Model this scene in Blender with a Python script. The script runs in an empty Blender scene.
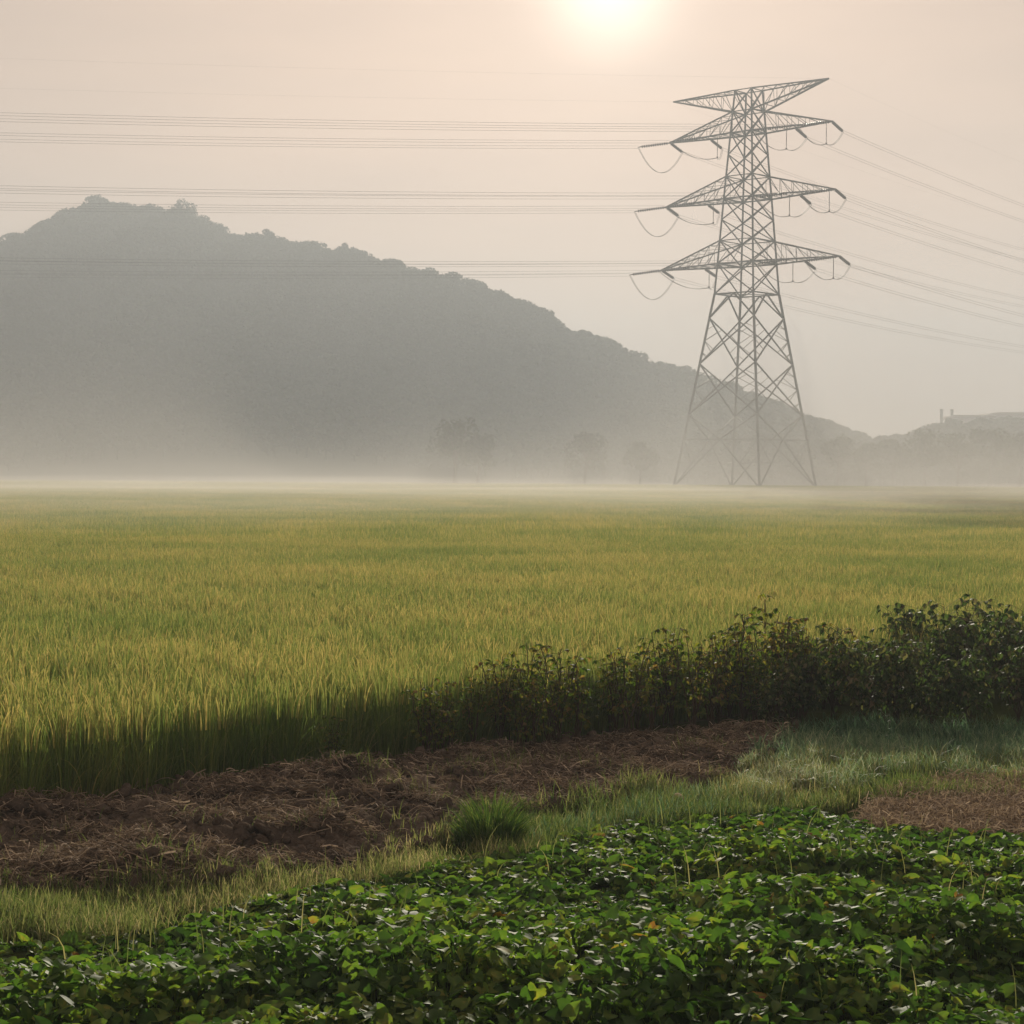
import bpy, math
import numpy as np
from mathutils import Vector, Euler, Matrix

rng = np.random.default_rng(7)
D = bpy.data
scene = bpy.context.scene
COL = scene.collection

# ------------------------------------------------------------------ camera
FPX = 1911.0
CAMZ = 3.0
cam_d = D.cameras.new('camera')
cam = D.objects.new('camera', cam_d)
COL.objects.link(cam)
cam_d.sensor_width = 36.0
cam_d.lens = FPX / 1024 * 36.0
cam_d.clip_start = 0.1
cam_d.clip_end = 20000
cam.location = (0, 0, CAMZ)
cam.rotation_euler = Euler((math.radians(90 - 1.139), math.radians(-0.4), 0))
scene.camera = cam
CR = np.array(cam.rotation_euler.to_matrix())
CO = np.array([0, 0, CAMZ])

def ray(x, y):
    d = CR @ np.array([(x - 512) / FPX, -(y - 512) / FPX, -1.0])
    return d

def P(x, y, z=0.0):
    """where the photograph's point lies on the level z"""
    d = ray(x, y)
    t = (z - CAMZ) / d[2]
    return CO + t * d

def at_depth(x, y, Y):
    d = ray(x, y)
    return CO + d * (Y / d[1])

# ------------------------------------------------------------------ helpers
def new_mesh(name, verts, quads=None, tris=None, mat=None, smooth=False, attrs=None):
    verts = np.asarray(verts, dtype=np.float32).reshape(-1, 3)
    nq = 0 if quads is None else len(quads)
    nt = 0 if tris is None else len(tris)
    me = D.meshes.new(name)
    me.vertices.add(len(verts))
    me.vertices.foreach_set('co', verts.ravel())
    loops = []
    starts = []
    if nq:
        q = np.asarray(quads, dtype=np.int32)
        loops.append(q.ravel())
        starts.append(np.arange(nq, dtype=np.int32) * 4)
    if nt:
        t = np.asarray(tris, dtype=np.int32)
        loops.append(t.ravel())
        starts.append(np.arange(nt, dtype=np.int32) * 3 + nq * 4)
    if loops:
        lo = np.concatenate(loops)
        me.loops.add(len(lo))
        me.loops.foreach_set('vertex_index', lo)
        st = np.concatenate(starts)
        me.polygons.add(len(st))
        me.polygons.foreach_set('loop_start', st)
        if smooth:
            me.polygons.foreach_set('use_smooth', np.ones(len(st), dtype=bool))
    for k, (typ, arr) in (attrs or {}).items():
        a = me.attributes.new(k, typ, 'POINT')
        arr = np.asarray(arr)
        if typ == 'FLOAT_VECTOR':
            a.data.foreach_set('vector', arr.astype(np.float32).ravel())
        elif typ == 'INT':
            a.data.foreach_set('value', arr.astype(np.int32).ravel())
        else:
            a.data.foreach_set('value', arr.astype(np.float32).ravel())
    if mat:
        me.materials.append(mat)
    me.update(calc_edges=True)
    return me

def new_obj(name, data, parent=None, loc=(0, 0, 0), rotz=0.0, col=None):
    o = D.objects.new(name, data)
    (col or COL).objects.link(o)
    o.location = loc
    o.rotation_euler = (0, 0, rotz)
    if parent:
        o.parent = parent
    return o

def tag(o, label=None, category=None, group=None, kind=None):
    if label: o['label'] = label
    if category: o['category'] = category
    if group: o['group'] = group
    if kind: o['kind'] = kind
    return o

class Geo:
    """collects vertices and faces for one mesh"""
    def __init__(self):
        self.v = []; self.q = []; self.t = []; self.n = 0; self.a = []
    def add(self, v, q=None, t=None, a=None):
        v = np.asarray(v, dtype=float).reshape(-1, 3)
        if q is not None and len(q): self.q.append(np.asarray(q) + self.n)
        if t is not None and len(t): self.t.append(np.asarray(t) + self.n)
        self.v.append(v)
        self.a.append(np.zeros(len(v)) if a is None else np.broadcast_to(a, (len(v),)))
        self.n += len(v)
    def mesh(self, name, mat, smooth=False):
        return new_mesh(name, np.concatenate(self.v),
                        np.concatenate(self.q) if self.q else None,
                        np.concatenate(self.t) if self.t else None, mat, smooth,
                        {'tint': ('FLOAT', np.concatenate(self.a))})

def unit(v):
    v = np.asarray(v, dtype=float)
    return v / (np.linalg.norm(v) + 1e-12)

def bar(g, p, q, w, w2=None, a=None):
    """square steel member from p to q"""
    p = np.asarray(p, float); q = np.asarray(q, float)
    d = unit(q - p)
    up = np.array([0, 0, 1.0]) if abs(d[2]) < 0.95 else np.array([1.0, 0, 0])
    s = unit(np.cross(d, up)); u = np.cross(s, d)
    w2 = w if w2 is None else w2
    v = []
    for c, ww in ((p, w), (q, w2)):
        for i, j in ((-1, -1), (1, -1), (1, 1), (-1, 1)):
            v.append(c + s * i * ww / 2 + u * j * ww / 2)
    g.add(v, [(0, 1, 2, 3), (7, 6, 5, 4), (0, 4, 5, 1), (1, 5, 6, 2), (2, 6, 7, 3), (3, 7, 4, 0)], a=a)

def tube(g, pts, rad, n=6, a=None, cap=True):
    pts = np.asarray(pts, float)
    m = len(pts)
    rad = np.broadcast_to(np.asarray(rad, float), (m,))
    tan = np.gradient(pts, axis=0)
    tan /= np.linalg.norm(tan, axis=1)[:, None] + 1e-12
    ref = np.array([0, 0, 1.0]) if abs(tan[:, 2]).mean() < 0.8 else np.array([1.0, 0, 0])
    s = np.cross(tan, ref); s /= np.linalg.norm(s, axis=1)[:, None] + 1e-12
    u = np.cross(s, tan)
    th = np.arange(n) / n * 2 * math.pi
    ring = (s[:, None, :] * np.cos(th)[None, :, None] + u[:, None, :] * np.sin(th)[None, :, None]) * rad[:, None, None] + pts[:, None, :]
    v = ring.reshape(-1, 3)
    q = []
    for i in range(m - 1):
        for j in range(n):
            k = (j + 1) % n
            q.append((i * n + j, i * n + k, (i + 1) * n + k, (i + 1) * n + j))
    t = []
    if cap:
        v = np.concatenate([v, pts[:1], pts[-1:]])
        c0, c1 = m * n, m * n + 1
        for j in range(n):
            k = (j + 1) % n
            t.append((c0, k, j)); t.append((c1, (m - 1) * n + j, (m - 1) * n + k))
    g.add(v, q, t, a=a)

def blades(base, height, az, bend, width, segs=3, tint=None, taper=0.8, twist=None):
    """N grass blades -> verts, quads, tint"""
    N = len(base)
    t = np.linspace(0, 1, segs + 1)
    dirv = np.stack([np.cos(az), np.sin(az), np.zeros(N)], 1)
    tw = rng.uniform(0, math.pi, N) if twist is None else twist
    side = np.stack([np.cos(tw), np.sin(tw), np.zeros(N)], 1)
    hh = np.asarray(height)[:, None]; bb = np.asarray(bend)[:, None]
    z = hh * (t[None] - 0.45 * np.clip(bb, 0, 1.6) * t[None] ** 3)
    x = hh * bb * t[None] ** 2 * 0.75
    c = base[:, None, :] + dirv[:, None, :] * x[..., None]
    c[..., 2] += z
    w = np.asarray(width)[:, None] * np.clip(1 - t[None] ** 2 * taper - 0.18 * (t[None] == 1), 0.02, 1) / 2
    L = c - side[:, None, :] * w[..., None]
    R = c + side[:, None, :] * w[..., None]
    v = np.stack([L, R], 2).reshape(N, -1, 3)
    nv = 2 * (segs + 1)
    q = []
    for i in range(segs):
        q.append((2 * i, 2 * i + 1, 2 * i + 3, 2 * i + 2))
    q = np.array(q)[None] + (np.arange(N) * nv)[:, None, None]
    if tint is None:
        tint = rng.random(N)
    ta = np.repeat(tint, nv)
    return v.reshape(-1, 3), q.reshape(-1, 4), ta

def in_poly(pts, poly):
    x, y = pts[:, 0], pts[:, 1]
    poly = np.asarray(poly)
    ins = np.zeros(len(pts), bool)
    j = len(poly) - 1
    for i in range(len(poly)):
        xi, yi = poly[i]; xj, yj = poly[j]
        c = ((yi > y) != (yj > y)) & (x < (xj - xi) * (y - yi) / (yj - yi + 1e-12) + xi)
        ins ^= c
        j = i
    return ins

_perm = np.random.default_rng(3).random((64, 64))
def vnoise(x, y, off=0):
    x = np.asarray(x, float) + off * 17.3; y = np.asarray(y, float) + off * 9.1
    xi = np.floor(x).astype(int); yi = np.floor(y).astype(int)
    fx = x - xi; fy = y - yi
    fx = fx * fx * (3 - 2 * fx); fy = fy * fy * (3 - 2 * fy)
    g = lambda a, b: _perm[a % 64, b % 64]
    return (g(xi, yi) * (1 - fx) + g(xi + 1, yi) * fx) * (1 - fy) + (g(xi, yi + 1) * (1 - fx) + g(xi + 1, yi + 1) * fx) * fy

def fbm(x, y, oct=4, off=0):
    s = 0; a = 0.5; f = 1.0
    for k in range(oct):
        s = s + a * (vnoise(np.asarray(x) * f, np.asarray(y) * f, off + k) - 0.5)
        a *= 0.55; f *= 2.1
    return s

# ------------------------------------------------------------------ materials
def nodes_of(name):
    m = D.materials.new(name)
    m.use_nodes = True
    nt = m.node_tree
    nt.nodes.clear()
    out = nt.nodes.new('ShaderNodeOutputMaterial')
    return m, nt, out

def ramp(nt, stops):
    r = nt.nodes.new('ShaderNodeValToRGB')
    e = r.color_ramp.elements
    while len(e) < len(stops):
        e.new(0.5)
    for i, (p, c) in enumerate(stops):
        e[i].position = p
        e[i].color = (c[0], c[1], c[2], 1)
    return r

def leaf_mat(name, stops, transl=0.4, rough=0.5, spec=0.4, tcol=(1.15, 1.1, 0.7), obj_rand=0.0, noise_scale=None):
    m, nt, out = nodes_of(name)
    at = nt.nodes.new('ShaderNodeAttribute'); at.attribute_name = 'tint'
    fac = at.outputs['Fac']
    if obj_rand > 0:
        oi = nt.nodes.new('ShaderNodeObjectInfo')
        mm = nt.nodes.new('ShaderNodeMath'); mm.operation = 'MULTIPLY_ADD'
        sb = nt.nodes.new('ShaderNodeMath'); sb.operation = 'SUBTRACT'
        nt.links.new(oi.outputs['Random'], sb.inputs[0]); sb.inputs[1].default_value = 0.5
        nt.links.new(sb.outputs[0], mm.inputs[0]); mm.inputs[1].default_value = obj_rand
        nt.links.new(fac, mm.inputs[2])
        fac = mm.outputs[0]
    if noise_scale:
        ge = nt.nodes.new('ShaderNodeNewGeometry')
        no = nt.nodes.new('ShaderNodeTexNoise'); no.inputs['Scale'].default_value = noise_scale
        no.inputs['Detail'].default_value = 3
        nt.links.new(ge.outputs['Position'], no.inputs['Vector'])
        m2 = nt.nodes.new('ShaderNodeMath'); m2.operation = 'MULTIPLY_ADD'
        s2 = nt.nodes.new('ShaderNodeMath'); s2.operation = 'SUBTRACT'
        nt.links.new(no.outputs['Fac'], s2.inputs[0]); s2.inputs[1].default_value = 0.5
        nt.links.new(s2.outputs[0], m2.inputs[0]); m2.inputs[1].default_value = 0.9
        nt.links.new(fac, m2.inputs[2])
        fac = m2.outputs[0]
    r = ramp(nt, stops)
    nt.links.new(fac, r.inputs[0])
    p = nt.nodes.new('ShaderNodeBsdfPrincipled')
    p.inputs['Roughness'].default_value = rough
    p.inputs['Specular IOR Level'].default_value = spec
    nt.links.new(r.outputs[0], p.inputs['Base Color'])
    tr = nt.nodes.new('ShaderNodeBsdfTranslucent')
    mc = nt.nodes.new('ShaderNodeMix'); mc.data_type = 'RGBA'; mc.blend_type = 'MULTIPLY'
    mc.inputs[0].default_value = 1.0
    nt.links.new(r.outputs[0], mc.inputs[6]); mc.inputs[7].default_value = (*tcol, 1)
    nt.links.new(mc.outputs[2], tr.inputs['Color'])
    mx = nt.nodes.new('ShaderNodeMixShader'); mx.inputs[0].default_value = transl
    nt.links.new(p.outputs[0], mx.inputs[1]); nt.links.new(tr.outputs[0], mx.inputs[2])
    nt.links.new(mx.outputs[0], out.inputs['Surface'])
    return m

def solid_mat(name, col, rough=0.7, metal=0.0, spec=0.4, var=0.25, scale=6.0):
    m, nt, out = nodes_of(name)
    tc = nt.nodes.new('ShaderNodeNewGeometry')
    no = nt.nodes.new('ShaderNodeTexNoise'); no.inputs['Scale'].default_value = scale; no.inputs['Detail'].default_value = 4
    nt.links.new(tc.outputs['Position'], no.inputs['Vector'])
    r = ramp(nt, [(0.3, [c * (1 - var) for c in col]), (0.7, [min(1, c * (1 + var)) for c in col])])
    nt.links.new(no.outputs['Fac'], r.inputs[0])
    p = nt.nodes.new('ShaderNodeBsdfPrincipled')
    p.inputs['Roughness'].default_value = rough
    p.inputs['Metallic'].default_value = metal
    p.inputs['Specular IOR Level'].default_value = spec
    nt.links.new(r.outputs[0], p.inputs['Base Color'])
    nt.links.new(p.outputs[0], out.inputs['Surface'])
    return m

M = {}
M['rice'] = leaf_mat('rice_leaves', [(0.0, (0.08, 0.155, 0.03)), (0.35, (0.155, 0.225, 0.058)), (0.6, (0.245, 0.275, 0.088)), (0.8, (0.355, 0.33, 0.12)), (1.0, (0.51, 0.395, 0.165))],
                     transl=0.5, rough=0.6, spec=0.2, tcol=(1.08, 1.1, 0.75), obj_rand=0.22, noise_scale=0.16)
M['grass'] = leaf_mat('verge_grass', [(0.0, (0.06, 0.13, 0.03)), (0.5, (0.16, 0.22, 0.075)), (0.8, (0.28, 0.295, 0.14)), (1.0, (0.45, 0.40, 0.26))], transl=0.45, rough=0.75, spec=0.12)
M['dewgrass'] = leaf_mat('dewy_grass', [(0.0, (0.06, 0.15, 0.08)), (0.5, (0.16, 0.27, 0.15)), (0.85, (0.30, 0.38, 0.22)), (1.0, (0.50, 0.50, 0.34))], transl=0.4, rough=0.6, spec=0.25, tcol=(1.0, 1.1, 0.9))
M['tuft'] = leaf_mat('tuft_grass', [(0.0, (0.025, 0.075, 0.02)), (0.6, (0.07, 0.14, 0.03)), (1.0, (0.20, 0.25, 0.07))], transl=0.5, rough=0.8, spec=0.1)
M['vine'] = leaf_mat('vine_leaves', [(0.0, (0.032, 0.075, 0.02)), (0.45, (0.082, 0.15, 0.034)), (0.75, (0.17, 0.235, 0.05)), (0.9, (0.30, 0.28, 0.06)), (0.96, (0.33, 0.22, 0.06)), (1.0, (0.30, 0.13, 0.05))],
                     transl=0.45, rough=0.66, spec=0.22, tcol=(1.25, 1.5, 0.55))
M['bean'] = leaf_mat('bean_leaves', [(0.0, (0.035, 0.075, 0.014)), (0.45, (0.075, 0.125, 0.022)), (0.65, (0.17, 0.18, 0.035)), (0.85, (0.20, 0.14, 0.06)), (1.0, (0.30, 0.21, 0.12))], transl=0.5, rough=0.7, spec=0.18, tcol=(1.5, 1.5, 0.6), obj_rand=0.2)
M['bush'] = leaf_mat('bush_leaves', [(0.0, (0.03, 0.065, 0.02)), (0.55, (0.065, 0.11, 0.035)), (0.75, (0.14, 0.15, 0.06)), (1.0, (0.26, 0.21, 0.14))], transl=0.4, rough=0.65, spec=0.22, tcol=(1.3, 1.35, 0.7), obj_rand=0.2)
M['stem'] = solid_mat('dry_stem', (0.07, 0.05, 0.025), 0.8)
M['straw'] = leaf_mat('straw', [(0.0, (0.08, 0.06, 0.043)), (0.5, (0.26, 0.20, 0.145)), (1.0, (0.65, 0.54, 0.41))], transl=0.15, rough=0.95, spec=0.05, tcol=(1, 0.95, 0.8))
M['drystraw'] = leaf_mat('dry_leaf_litter', [(0.0, (0.13, 0.095, 0.065)), (0.5, (0.37, 0.29, 0.21)), (1.0, (0.68, 0.57, 0.44))], transl=0.25, rough=0.95, spec=0.05, tcol=(1, 0.95, 0.8))
M['tree'] = leaf_mat('tree_leaves', [(0.0, (0.035, 0.05, 0.02)), (1.0, (0.06, 0.08, 0.03))], transl=0.08, rough=0.95, spec=0.05, obj_rand=0.5)
M['bark'] = solid_mat('bark', (0.08, 0.06, 0.045), 0.9)
M['steel'] = solid_mat('galvanised_steel', (0.13, 0.135, 0.13), 0.6, metal=0.3, var=0.15, scale=0.4)
M['insul'] = solid_mat('brown_porcelain', (0.07, 0.055, 0.05), 0.35, var=0.1)
M['cable'] = solid_mat('aluminium_cable', (0.12, 0.12, 0.12), 0.55, metal=0.3, var=0.1)
M['concrete'] = solid_mat('concrete', (0.32, 0.31, 0.29), 0.85, var=0.12, scale=0.5)
M['plant_wall'] = solid_mat('pale_cladding', (0.5, 0.48, 0.46), 0.7, var=0.05, scale=0.05)
M['plant_roof'] = solid_mat('rusty_roof', (0.22, 0.14, 0.11), 0.7, var=0.15, scale=0.2)
M['dark_win'] = solid_mat('window_band', (0.05, 0.055, 0.06), 0.25, var=0.1)

def ground_mat():
    m, nt, out = nodes_of('soil')
    ge = nt.nodes.new('ShaderNodeNewGeometry')
    mp = nt.nodes.new('ShaderNodeMapping'); mp.inputs['Scale'].default_value = (1.0, 1.8, 1.0)
    nt.links.new(ge.outputs['Position'], mp.inputs['Vector'])
    n1 = nt.nodes.new('ShaderNodeTexNoise'); n1.inputs['Scale'].default_value = 1.2; n1.inputs['Detail'].default_value = 6
    n2 = nt.nodes.new('ShaderNodeTexNoise'); n2.inputs['Scale'].default_value = 16; n2.inputs['Detail'].default_value = 6; n2.inputs['Roughness'].default_value = 0.7
    nt.links.new(mp.outputs[0], n1.inputs['Vector']); nt.links.new(mp.outputs[0], n2.inputs['Vector'])
    r1 = ramp(nt, [(0.3, (0.048, 0.037, 0.029)), (0.5, (0.11, 0.086, 0.067)), (0.7, (0.26, 0.21, 0.165))])
    ad = nt.nodes.new('ShaderNodeMath'); ad.operation = 'MULTIPLY_ADD'; ad.inputs[1].default_value = 0.45
    sc = nt.nodes.new('ShaderNodeMath'); sc.operation = 'MULTIPLY'; sc.inputs[1].default_value = 0.55
    nt.links.new(n1.outputs['Fac'], sc.inputs[0])
    nt.links.new(n2.outputs['Fac'], ad.inputs[0]); nt.links.new(sc.outputs[0], ad.inputs[2])
    nt.links.new(ad.outputs[0], r1.inputs[0])
    # 'green' attribute: weedy ground under grass and crops
    at = nt.nodes.new('ShaderNodeAttribute'); at.attribute_name = 'green'
    mx = nt.nodes.new('ShaderNodeMix'); mx.data_type = 'RGBA'
    nt.links.new(at.outputs['Fac'], mx.inputs[0])
    nt.links.new(r1.outputs[0], mx.inputs[6]); mx.inputs[7].default_value = (0.045, 0.06, 0.018, 1)
    p = nt.nodes.new('ShaderNodeBsdfPrincipled'); p.inputs['Roughness'].default_value = 1.0
    p.inputs['Specular IOR Level'].default_value = 0.0
    at2 = nt.nodes.new('ShaderNodeAttribute'); at2.attribute_name = 'dry'
    mx2 = nt.nodes.new('ShaderNodeMix'); mx2.data_type = 'RGBA'
    dr = ramp(nt, [(0.35, (0.12, 0.088, 0.063)), (0.65, (0.34, 0.27, 0.20))])
    nt.links.new(n2.outputs['Fac'], dr.inputs[0])
    nt.links.new(at2.outputs['Fac'], mx2.inputs[0]); nt.links.new(mx.outputs[2], mx2.inputs[6]); nt.links.new(dr.outputs[0], mx2.inputs[7])
    nt.links.new(mx2.outputs[2], p.inputs['Base Color'])
    bp = nt.nodes.new('ShaderNodeBump'); bp.inputs['Strength'].default_value = 0.7; bp.inputs['Distance'].default_value = 0.04
    nt.links.new(n2.outputs['Fac'], bp.inputs['Height']); nt.links.new(bp.outputs[0], p.inputs['Normal'])
    nt.links.new(p.outputs[0], out.inputs['Surface'])
    return m
M['ground'] = ground_mat()

def volume_mat(name, col, dens, g):
    m, nt, out = nodes_of(name)
    v = nt.nodes.new('ShaderNodeVolumePrincipled')
    v.inputs['Color'].default_value = (*col, 1)
    v.inputs['Density'].default_value = dens
    v.inputs['Anisotropy'].default_value = g
    nt.links.new(v.outputs[0], out.inputs['Volume'])
    return m

# ------------------------------------------------------------------ sky and sun
SUN_AZ = math.radians(2.8)
SUN_EL = math.radians(14.25)
SUN = Vector((math.sin(SUN_AZ) * math.cos(SUN_EL), math.cos(SUN_AZ) * math.cos(SUN_EL), math.sin(SUN_EL)))
w = D.worlds.new('World')
scene.world = w
w.use_nodes = True
nt = w.node_tree
nt.nodes.clear()
wo = nt.nodes.new('ShaderNodeOutputWorld')
bg = nt.nodes.new('ShaderNodeBackground'); bg.inputs['Strength'].default_value = 0.12
sky = nt.nodes.new('ShaderNodeTexSky'); sky.sky_type = 'NISHITA'
sky.sun_disc = False
sky.sun_elevation = SUN_EL
sky.sun_rotation = SUN_AZ
sky.air_density = 1.0; sky.dust_density = 4.0; sky.ozone_density = 1.0; sky.altitude = 50
hs = nt.nodes.new('ShaderNodeHueSaturation'); hs.inputs['Saturation'].default_value = 0.55
gm = nt.nodes.new('ShaderNodeGamma'); gm.inputs['Gamma'].default_value = 0.25   # thick haze evens out the sky
tn = nt.nodes.new('ShaderNodeMix'); tn.data_type = 'RGBA'; tn.blend_type = 'MULTIPLY'; tn.inputs[0].default_value = 1.0
tn.inputs[7].default_value = (1.39, 1.00, 0.785, 1)
nt.links.new(sky.outputs[0], hs.inputs['Color'])
nt.links.new(hs.outputs[0], gm.inputs['Color'])
nt.links.new(gm.outputs[0], tn.inputs[6])
# the veiled sun: a bright core and a short halo round the sun's direction
tcw = nt.nodes.new('ShaderNodeTexCoord')
dt = nt.nodes.new('ShaderNodeVectorMath'); dt.operation = 'DOT_PRODUCT'
nt.links.new(tcw.outputs['Generated'], dt.inputs[0]); dt.inputs[1].default_value = SUN
def mth(op, a, b=None):
    m_ = nt.nodes.new('ShaderNodeMath'); m_.operation = op
    for i_, v_ in enumerate((a, b)):
        if v_ is None: continue
        if isinstance(v_, (int, float)): m_.inputs[i_].default_value = v_
        else: nt.links.new(v_, m_.inputs[i_])
    return m_.outputs[0]
ang = mth('ARCCOSINE', mth('MINIMUM', dt.outputs['Value'], 1.0))
core = mth('MULTIPLY', mth('EXPONENT', mth('MULTIPLY', mth('POWER', mth('DIVIDE', ang, 0.029), 2.0), -1.0)), 4.2)
halo = mth('MULTIPLY', mth('EXPONENT', mth('MULTIPLY', ang, -1 / 0.11)), 1.5)
glow = mth('ADD', core, halo)
gc = nt.nodes.new('ShaderNodeMix'); gc.data_type = 'RGBA'; gc.blend_type = 'MIX'
gc.inputs[6].default_value = (0, 0, 0, 1); gc.inputs[7].default_value = (1.0, 0.88, 0.74, 1)
gc.clamp_factor = False
nt.links.new(glow, gc.inputs[0])
sm_ = nt.nodes.new('ShaderNodeMix'); sm_.data_type = 'RGBA'; sm_.blend_type = 'ADD'; sm_.inputs[0].default_value = 1.0
nt.links.new(tn.outputs[2], sm_.inputs[6]); nt.links.new(gc.outputs[2], sm_.inputs[7])
cmap = nt.nodes.new('ShaderNodeMapping'); cmap.inputs['Scale'].default_value = (2.0, 2.0, 11.0)
cn = nt.nodes.new('ShaderNodeTexNoise'); cn.inputs['Scale'].default_value = 2.2; cn.inputs['Detail'].default_value = 5
nt.links.new(tcw.outputs['Generated'], cmap.inputs['Vector']); nt.links.new(cmap.outputs[0], cn.inputs['Vector'])
crp = ramp(nt, [(0.3, (0.90, 0.91, 0.93)), (0.7, (1.08, 1.07, 1.05))])
nt.links.new(cn.outputs['Fac'], crp.inputs[0])
cm = nt.nodes.new('ShaderNodeMix'); cm.data_type = 'RGBA'; cm.blend_type = 'MULTIPLY'; cm.inputs[0].default_value = 1.0
nt.links.new(sm_.outputs[2], cm.inputs[6]); nt.links.new(crp.outputs[0], cm.inputs[7])
nt.links.new(cm.outputs[2], bg.inputs['Color'])
nt.links.new(bg.outputs[0], wo.inputs['Surface'])

sd = D.lights.new('sun', 'SUN')
sd.energy = 4.8; sd.angle = math.radians(0.5); sd.color = (1.0, 0.90, 0.74)
so = new_obj('sun', sd)
so.location = (20, 100, 60)
so.rotation_euler = SUN.to_track_quat('Z', 'Y').to_euler()

scene.view_settings.view_transform = 'Standard'
scene.view_settings.look = 'None'
scene.view_settings.exposure = 0.9
scene.view_settings.gamma = 1.0
scene.cycles.max_bounces = 8
scene.cycles.transparent_max_bounces = 8
scene.cycles.diffuse_bounces = 3
scene.cycles.transmission_bounces = 4
scene.cycles.volume_bounces = 2
scene.cycles.use_denoising = True
scene.cycles.sample_clamp_indirect = 4.0

# ------------------------------------------------------------------ regions on the ground
def gpoly(pts, z=0.0):
    return np.array([P(x, y, z)[:2] for x, y in pts])

def ground_z(x, y):
    """gentle relief: dug soil is lumpy, the vine bed is a little raised"""
    x = np.asarray(x, float); y = np.asarray(y, float)
    return np.zeros_like(x)

RICE_EDGE0 = P(100, 807)[:2]
RICE_EDGE1 = P(372, 768)[:2]
ed = unit(RICE_EDGE1 - RICE_EDGE0)
en = np.array([-ed[1], ed[0]])             # points into the field
def rice_side(x, y):
    return (x - RICE_EDGE0[0]) * en[0] + (y - RICE_EDGE0[1]) * en[1]

VERGE = gpoly([(-640, 912), (100, 890), (170, 887), (230, 884), (300, 878), (340, 875), (390, 860), (430, 842), (470, 824), (540, 811),
               (600, 800), (660, 790), (720, 779), (770, 762), (860, 760), (1750, 770), (1750, 812), (960, 805), (840, 812), (760, 818),
               (680, 830), (600, 846), (520, 862), (440, 876), (370, 894), (300, 905), (240, 918), (150, 945), (-640, 1000)])
DEWY = gpoly([(735, 772), (770, 745), (830, 726), (900, 724), (980, 734), (1750, 722), (1750, 790), (980, 785), (900, 790), (830, 800), (760, 800), (720, 792)])
DRY = gpoly([(845, 822), (870, 806), (905, 795), (955, 783), (1750, 765), (1750, 835), (950, 844), (880, 834)])
VINES = gpoly([(-640, 985), (120, 945), (225, 915), (300, 896), (370, 888), (440, 872), (520, 855), (600, 838), (680, 821), (760, 812), (830, 820),
               (880, 836), (950, 843), (1750, 832), (1750, 1190), (-700, 1190)])
SOIL = gpoly([(-640, 830), (100, 806), (372, 767), (520, 748), (700, 732), (800, 725), (770, 765), (720, 785), (660, 796), (600, 806), (540, 816),
              (470, 830), (430, 848), (390, 866), (340, 880), (170, 891), (-640, 920)])

def scatter(poly, dens):
    lo = poly.min(0); hi = poly.max(0)
    n = int((hi - lo).prod() * dens)
    p = rng.uniform(lo, hi, (n, 2))
    return p[in_poly(p, poly)]

def edge_dist(pts, line):
    d = np.full(len(pts), 1e9)
    for a, b in zip(line[:-1], line[1:]):
        ab = b - a
        t = np.clip(((pts - a) @ ab) / (ab @ ab), 0, 1)
        d = np.minimum(d, np.linalg.norm(pts - a - t[:, None] * ab, axis=1))
    return d

# ------------------------------------------------------------------ ground sheet
def soil_height(x, y):
    pts = np.stack([x, y], 1)
    m = in_poly(pts, SOIL).astype(float)
    h = fbm(x * 1.3, y * 2.0, 4, 1) * 0.22 + np.abs(fbm(x * 6, y * 7, 3, 5)) * 0.34 + 0.55 * np.clip(fbm(x * 0.9, y * 1.3, 3, 61) + 0.06, 0, 1) * np.clip((0.6 - x) / 2, 0.15, 1) * np.clip(edge_dist(pts, SOIL) / 0.7, 0, 1)
    return h, m

xs = np.concatenate([-np.geomspace(1800, 13.5, 26), np.linspace(-13, 13, 520), np.geomspace(13.5, 1800, 26)])
ys = np.concatenate([[-60, -20, 0, 5], np.linspace(8, 30, 420), np.geomspace(30.5, 1800, 34)])
gx, gy = np.meshgrid(xs, ys)
fx, fy = gx.ravel(), gy.ravel()
sh, sm = soil_height(fx, fy)
near = (np.abs(fx) < 13.2) & (fy > 7) & (fy < 30.2)
big = fbm(fx * 0.5, fy * 0.5, 3, 2) * 0.12
fz = np.where(near, sm * sh + big * 0.5, 0.0)
vb = in_poly(np.stack([fx, fy], 1), VINES)
fz = np.where(vb & near, fz + 0.02, fz)
green = 1.0 - sm
green = np.where(in_poly(np.stack([fx, fy], 1), DRY), 0.2, green)
green = np.where(rice_side(fx, fy) > 0, 0.6, green)
nx, ny = len(xs), len(ys)
idx = np.arange(nx * ny).reshape(ny, nx)
q = np.stack([idx[:-1, :-1], idx[:-1, 1:], idx[1:, 1:], idx[1:, :-1]], -1).reshape(-1, 4)
me = new_mesh('ground', np.stack([fx, fy, fz], 1), q, None, M['ground'], True, {'green': ('FLOAT', green), 'dry': ('FLOAT', in_poly(np.stack([fx, fy], 1), DRY) * np.clip(edge_dist(np.stack([fx, fy], 1), np.concatenate([DRY, DRY[:1]])) * 2.4 + fbm(fx * 3, fy * 3, 3, 81) * 2.0 - 0.1, 0, 1))})
tag(new_obj('ground', me), kind='structure')

def gz(x, y):
    """height of the ground sheet near the camera"""
    h, m = soil_height(np.asarray(x, float), np.asarray(y, float))
    return m * h + fbm(np.asarray(x) * 0.5, np.asarray(y) * 0.5, 3, 2) * 0.06

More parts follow.
